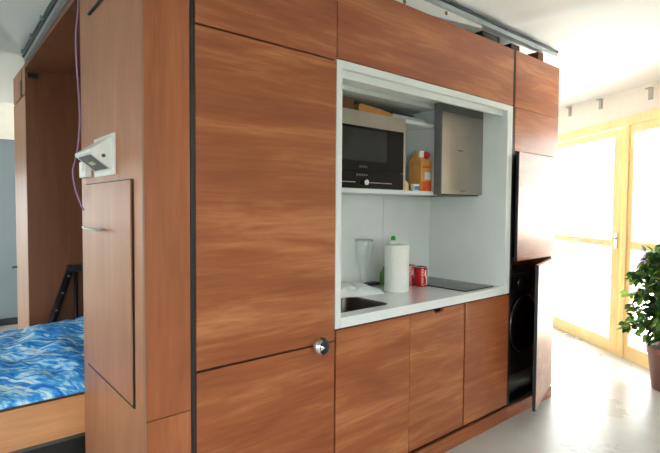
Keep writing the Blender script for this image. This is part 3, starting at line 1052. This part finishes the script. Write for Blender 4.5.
# cooker hood
hd = thing('cooker_hood', 'tall brushed steel cooker hood right of the wall cabinet', 'hood', (2.37, 0.45, 1.69))
MB().box(2.19, 2.618, 0.232, 0.698, 1.690, 2.327).build('body', M['steel_dark'], hd)
MB().box(2.112, 2.619, 0.200, 0.2315, 1.700, 2.270, 0.004).build('front_plate', M['steel'], hd)
MB().box(2.112, 2.619, 0.204, 0.2315, 2.271, 2.327).build('top_shadow_band', M['printgrey'], hd)  # grey strip painted for the shadow band along the hood top
MB().box(2.104, 2.1115, 0.196, 0.260, 1.692, 2.327).build('side_lip', M['printgrey'], hd)
for k in range(4):
    MB().box(2.30 + k * 0.016, 2.311 + k * 0.016, 0.1985, 0.1998, 2.008, 2.016).build('button', M['printdark'], hd)
text_mesh('SIEMENS', 0.020, lambda u, v: (2.37 + u, 0.1992, 1.722 + v)).build('brand_lettering', M['printdark'], hd)

# ------------------------------------------------------------------ on the worktop
ZC = 1.0202
# upturned glass bottle
gb = MB()
gb.lathe([(0.034, 0.0), (0.036, 0.006), (0.030, 0.03), (0.027, 0.08), (0.032, 0.12), (0.052, 0.20), (0.064, 0.27), (0.066, 0.335), (0.062, 0.348), (0.0, 0.351),
          ], (1.772, 0.612, ZC), 28, cap=False)
g = thing('glass_bottle', 'clear glass bottle standing upside down by the sink', 'bottle', (1.772, 0.612, ZC))
gb.build('glass', M['bottle'], g)
gi = MB(); gi.lathe([(0.0665, 0.336), (0.0665, 0.342), (0.062, 0.350), (0.0, 0.353)], (1.772, 0.612, ZC), 28, cap=False); gi.build('base_rim', M['bottle'], g)
# paper towel
pt = thing('paper_towel_roll', 'upright white paper towel roll in the middle of the worktop', 'paper towel', (1.862, 0.378, ZC))
MB().lathe([(0.022, 0.0), (0.083, 0.0), (0.085, 0.004), (0.085, 0.318), (0.082, 0.322), (0.024, 0.322), (0.022, 0.318)], (1.862, 0.378, ZC), 40, cap=False).build('paper', M['paper'], pt)
MB().lathe([(0.0235, 0.0), (0.0235, 0.316), (0.019, 0.316), (0.019, 0.002)], (1.862, 0.378, ZC), 24, cap=False).build('core', M['card'], pt)
# cans
def can(x, y, label, ang):
    t = thing('drink_can', label, 'can', (x, y, ZC), 'red drink cans')
    MB().lathe([(0.033, 0.002), (0.039, 0.0), (0.0465, 0.012), (0.0465, 0.128), (0.040, 0.140)], (x, y, ZC), 28).build('body', M['red'], t)
    MB().lathe([(0.0398, 0.1402), (0.041, 0.145), (0.039, 0.147), (0.037, 0.141), (0.0, 0.141)], (x, y, ZC), 28, cap=False).build('lid', M['can_metal'], t)
    R = 0.0471
    def wrap(u, v):
        a = math.radians(ang) + v / R
        return (x + R * math.cos(a), y + R * math.sin(a), ZC + 0.070 + u)
    text_mesh('Coca-Cola', 0.030, wrap).build('lettering', M['printwhite'], t)
    mb = MB()                                          # white wave beside the lettering
    prev = None
    for k in range(25):
        zz = 0.014 + 0.112 * k / 24
        a = math.radians(ang) + 0.62 + 0.16 * math.sin(k / 24 * 6.0)
        wv = 0.10 + 0.05 * math.sin(k / 24 * 3.1)
        cur = [mb._v((x + R * math.cos(q), y + R * math.sin(q), ZC + zz)) for q in (a - wv, a, a + wv)]
        if prev:
            mb.bm.faces.new((prev[0], prev[1], cur[1], cur[0])); mb.bm.faces.new((prev[1], prev[2], cur[2], cur[1]))
        prev = cur
    mb.build('wave_stripe', M['printwhite'], t)
can(2.153, 0.503, 'red drink can half hidden behind the paper towel roll', 222)
can(2.160, 0.405, 'red drink can standing clear, nearer the hob', 235)
# washing-up bottles and sponge
sp = thing('soap_bottle', 'white soap bottle with a green cap behind the paper towel', 'bottle', (1.985, 0.525, ZC))
MB().lathe([(0.042, 0.0), (0.046, 0.01), (0.046, 0.30), (0.043, 0.328), (0.020, 0.340)], (1.985, 0.525, ZC), 24).build('body', M['plasticwhite'], sp)
MB().lathe([(0.017, 0.3405), (0.017, 0.362), (0.010, 0.372)], (1.985, 0.525, ZC), 20).build('cap', M['green'], sp)
ds = thing('dish_soap', 'squat green bottle left of the paper towel roll', 'bottle', (2.000, 0.628, ZC))
MB().lathe([(0.030, 0.0), (0.034, 0.006), (0.034, 0.085), (0.018, 0.11), (0.014, 0.115)], (2.000, 0.628, ZC), 20).build('body', M['greenliquid'], ds)
MB().lathe([(0.013, 0.1152), (0.013, 0.135)], (2.000, 0.628, ZC), 16).build('cap', M['greenliquid'], ds)
solo(MB().box(1.835, 1.955, 0.625, 0.690, ZC, ZC + 0.022, 0.005).build('drip_tray', M['slate']), 'narrow dark tray along the back of the worktop', 'tray')
# crumpled film bag by the sink
mb = MB()
nx, ny = 44, 34
c0 = Vector((1.30, 0.60)); ax = Vector((1, -0.42)).normalized(); ay = Vector((0.42, 1)).normalized()
T, Bt = [], []
for i in range(nx + 1):
    r1_, r2_ = [], []
    for j in range(ny + 1):
        u, v = i / nx, j / ny
        wob = 0.02 * noise.noise(Vector((u * 4, v * 4, 9)))
        ln = 0.50
        wd = 0.36 * (1 - 0.6 * u)
        P = c0 + ax * (ln * u - 0.02 + wob) + ay * (wd * (v - 0.55) + wob)
        edge = (4 * u * (1 - u)) ** 0.5 * (4 * v * (1 - v)) ** 0.5
        hh = 0.085 * edge * (1 - 0.45 * u) + 0.026 * abs(noise.noise(Vector((u * 7, v * 6, 2)))) * edge + 0.008 * noise.noise(Vector((u * 18, v * 14, 4))) * edge
        r1_.append(mb._v((P.x, min(P.y, 0.692), ZC + 0.002 + max(0, hh))))
    T.append(r1_)
for i in range(nx):
    for j in range(ny):
        f = mb.bm.faces.new((T[i][j], T[i + 1][j], T[i + 1][j + 1], T[i][j + 1])); f.smooth = True
bag = mb.build('plastic_bag', M['bag'])
tag(bag, 'crumpled white plastic bag lying between sink and paper towel', 'bag')

# ------------------------------------------------------------------ right column with the washing machine
rc = thing('corner_cabinet', 'tall wooden cabinet at the right end with one door ajar over a washing machine', 'cabinet', (3.05, 0.35, 0.1))
MB().box(2.696, 2.724, 0.004, 0.70, 0.10, 2.765).build('side_panel', M['blackprofile'], rc)
MB().box(3.386, XF, 0.024, 0.70, 0.0, 2.755).build('side_panel', M['door_v'], rc)
MB().box(2.725, 3.385, 0.024, 0.70, 1.225, 2.755).build('body', M['black'], rc)
MB().box(2.725, 3.385, 0.68, 0.70, 0.10, 1.22).build('back_panel', M['white'], rc)
MB().box(2.715, XF, 0.0, 0.022, 2.352, 2.763).build('door', M['door'], rc)
MB().box(2.722, XF, 0.0, 0.022, 2.029, 2.348).build('door', M['door'], rc)
def swung(hx, hy, width, ang, z0, z1, edge=True, mname='door'):
    Mx = Matrix.Translation((hx, hy, 0)) @ Matrix.Rotation(math.radians(ang), 4, 'Z')
    mb = MB(); mb.M = Mx
    mb.box(-width + 0.004, 0.0, 0.0, 0.022, z0 + 0.004, z1)
    d = mb.build('door', M[mname], rc)
    mb = MB(); mb.M = Mx
    mb.box(-width, -width + 0.0038, 0.0, 0.0225, z0, z1)
    mb.box(-width, 0.0, 0.0, 0.0225, z0, z0 + 0.0038)
    mb.build('door_edge', M['black'], d)
    return d
swung(3.395, 0.0, 0.672, 3.2, 1.205, 2.019)
swung(3.405, 0.0, 0.690, 16.5, 0.115, 1.190)
MB().box(2.697, XF, 0.0, 0.022, 0.0, 0.092).build('plinth', M['door'], rc)
MB().box(2.725, 3.385, 0.030, 0.68, 0.0, 0.105).build('base_panel', M['black'], rc)

wm = thing('washing_machine', 'black front loading washing machine behind the open cabinet door', 'washing machine', (3.05, 0.37, 0.106))
MB().box(2.745, 3.365, 0.100, 0.66, 0.106, 1.085, 0.01).build('body', M['appliance'], wm)
MB().box(2.748, 3.362, 0.078, 0.0995, 0.945, 1.082, 0.004).build('control_panel', M['appliance'], wm)
MB().box(3.02, 3.18, 0.0765, 0.0785, 0.985, 1.05).build('display', M['window_grey'], wm)
MB().cyl((2.95, 0.078, 1.015), (2.95, 0.045, 1.015), 0.035).build('dial', M['steel_dark'], wm)
MB().box(2.765, 2.88, 0.0765, 0.0785, 0.975, 1.06).build('drawer', M['blackglass'], wm)
rg = MB()
rg.lathe([(0.200, 0.0), (0.235, 0.0), (0.245, 0.018), (0.225, 0.040), (0.195, 0.036)], (0, 0, 0), 48, cap=False)
for v in rg.bm.verts:
    v.co = Vector((3.075 + v.co.x, 0.0995 - v.co.z, 0.665 + v.co.y))
rg.build('porthole_ring', M['door_ring'], wm)
gl = MB()
gl.lathe([(0.0, 0.012), (0.12, 0.018), (0.196, 0.030)], (0, 0, 0), 40, cap=False)
for v in gl.bm.verts:
    v.co = Vector((3.075 + v.co.x, 0.0995 - v.co.z, 0.665 + v.co.y))
gl.build('porthole_glass', M['blackglass'], wm)
MB().box(2.79, 3.32, 0.092, 0.0995, 0.20, 0.275, 0.003).build('filter_flap', M['steel_dark'], wm)

# ------------------------------------------------------------------ on top of the run
fr = thing('front_rail', 'grey steel ceiling rail above the front of the kitchen run', 'rail', (1.7, 0.05, 2.86))
MB().box(0.0, 3.428, 0.030, 0.075, 2.862, 2.893).build('channel', M['galv'], fr)
for a, b in ((0.0, 1.925), (1.94, 2.60), (2.615, 3.428)):
    MB().box(a, b, 0.020, 0.055, 2.8935, 2.912).build('upper_lip', M['galv_dark'], fr)
MB().box(3.4285, 3.434, 0.028, 0.077, 2.860, 2.914).build('end_cap', M['paintwhite'], fr)
gp = thing('slotted_plate', 'white steel plate with dark slots above the long wooden panel', 'plate', (1.7, 0.06, 2.77))
m = MB(); m.prism([(1.0, 2.766), (1.56, 2.770), (2.34, 2.846), (2.34, 2.8615), (1.0, 2.8615)], 'y', 0.05, 0.056)
m.build('plate', M['paintwhite'], gp)
for x, z in ((1.135, 2.80), (1.535, 2.805), (1.935, 2.843)):
    MB().cyl((x, 0.0505, z), (x, 0.0485, z), 0.014, n=14).build('slot', M['brass'], gp)
cn = MB().box(2.10, 3.10, 0.16, 0.20, 2.766, 2.86)
solo(cn.build('support_beam', M['galv']), 'grey steel beam on top of the kitchen run behind the front rail', 'beam')
solo(MB().box(2.36, 2.58, 0.055, 0.12, 2.766, 2.838).build('packing_block', M['black']), 'black packing block above the end of the long wooden panel', 'block', 'black packing blocks')
solo(MB().box(2.74, 2.86, 0.055, 0.12, 2.766, 2.835).build('packing_block', M['black']), 'black packing block above the right end cabinet', 'block', 'black packing blocks')
solo(MB().box(3.16, 3.25, 0.06, 0.15, 2.766, 2.861).build('wooden_block', M['boxbrown']), 'raw wooden block under the right end of the front rail', 'block')  # darker brown than the wood, with its shading put into the colour

# ------------------------------------------------------------------ potted ficus
PX, PY = 4.375, -0.585
pf = thing('potted_ficus', 'bushy green ficus in a brown pot by the window', 'plant', (PX, PY, 0))
MB().lathe([(0.0, 0.0), (0.118, 0.0), (0.122, 0.006), (0.160, 0.32), (0.170, 0.322), (0.175, 0.385), (0.165, 0.39), (0.156, 0.355), (0.0, 0.35)], (PX, PY, 0.0), 32, cap=False).build('pot', M['pot'], pf)
MB().lathe([(0.155, 0.353), (0.153, 0.361), (0.0, 0.367)], (PX, PY, 0.0), 28, cap=False).build('soil', M['soil'], pf)
mt, ml = MB(), MB()
def inside(p):
    q = Vector((p.x - PW.x, p.y - PW.y))
    return q.dot(NW) < -0.09
def leaf(ml, c, d, L_):
    d = d.normalized()
    s_ = d.cross(Vector((0, 0, 1)))
    if s_.length < 0.05:
        s_ = Vector((1, 0, 0))
    s_.normalize()
    s_ = (s_ + 0.5 * Vector((random.gauss(0, 1), random.gauss(0, 1), random.gauss(0, 1)))).normalized()
    up = s_.cross(d).normalized()
    W = L_ * 0.30
    P = [c, c + d * L_ * .3 + s_ * W + up * .006, c + d * L_ * .65 + s_ * W * .8, c + d * L_ - up * L_ * .12,
         c + d * L_ * .65 - s_ * W * .8, c + d * L_ * .3 - s_ * W + up * .006]
    if not all(inside(p) for p in P) or min(p.z for p in P) < 0.42:
        return
    mid1, mid2 = c + d * L_ * .3 - up * .008, c + d * L_ * .65 - up * .008
    v = [ml.bm.verts.new(p) for p in P] + [ml.bm.verts.new(mid1), ml.bm.verts.new(mid2)]
    for f in ((0, 1, 6), (1, 2, 7, 6), (2, 3, 7), (3, 4, 7), (4, 5, 6, 7), (5, 0, 6)):
        fc = ml.bm.faces.new([v[i] for i in f]); fc.smooth = True
for tk in range(3):
    a0 = tk * 2.1
    pts = []
    for k in range(9):
        t_ = k / 8
        pts.append(Vector((PX + 0.03 * math.cos(a0) + 0.06 * t_ * math.cos(a0 + t_ * 2), PY + 0.03 * math.sin(a0) + 0.06 * t_ * math.sin(a0 + t_ * 2), 0.35 + 0.85 * t_)))
    mt.tube(pts, [0.016 - 0.010 * k / 8 for k in range(9)], 7)
for k in range(120):
    a = random.uniform(0, 2 * math.pi)
    h0 = random.uniform(0.54, 1.24)
    el = random.uniform(-0.25, 0.75) if h0 > 0.6 else random.uniform(-0.2, 0.4)
    ln = random.uniform(0.22, 0.39) * (1.0 - 0.45 * max(0, h0 - 0.75))
    o = Vector((PX, PY, h0))
    d = Vector((math.cos(a) * math.cos(el), math.sin(a) * math.cos(el), math.sin(el)))
    pts = []
    for q in range(7):
        t_ = q / 6
        pts.append(o + d * ln * t_ + Vector((0, 0, -0.14 * t_ * t_)))
    if not all(inside(p) for p in pts):
        pts = [p for p in pts if inside(p)]
        if len(pts) < 3:
            continue
    mt.tube(pts, 0.0045, 5)
    for q in range(1, len(pts)):
        for _ in range(3):
            dd_ = (pts[q] - pts[q - 1]).normalized() * 0.5 + Vector((random.gauss(0, .7), random.gauss(0, .7), random.gauss(-.25, .5)))
            leaf(ml, pts[q] + Vector((random.gauss(0, .012), random.gauss(0, .012), 0)), dd_, random.uniform(0.07, 0.115))
mt.build('branches', M['bark'], pf)
ml.build('foliage', M['leaf'], pf)
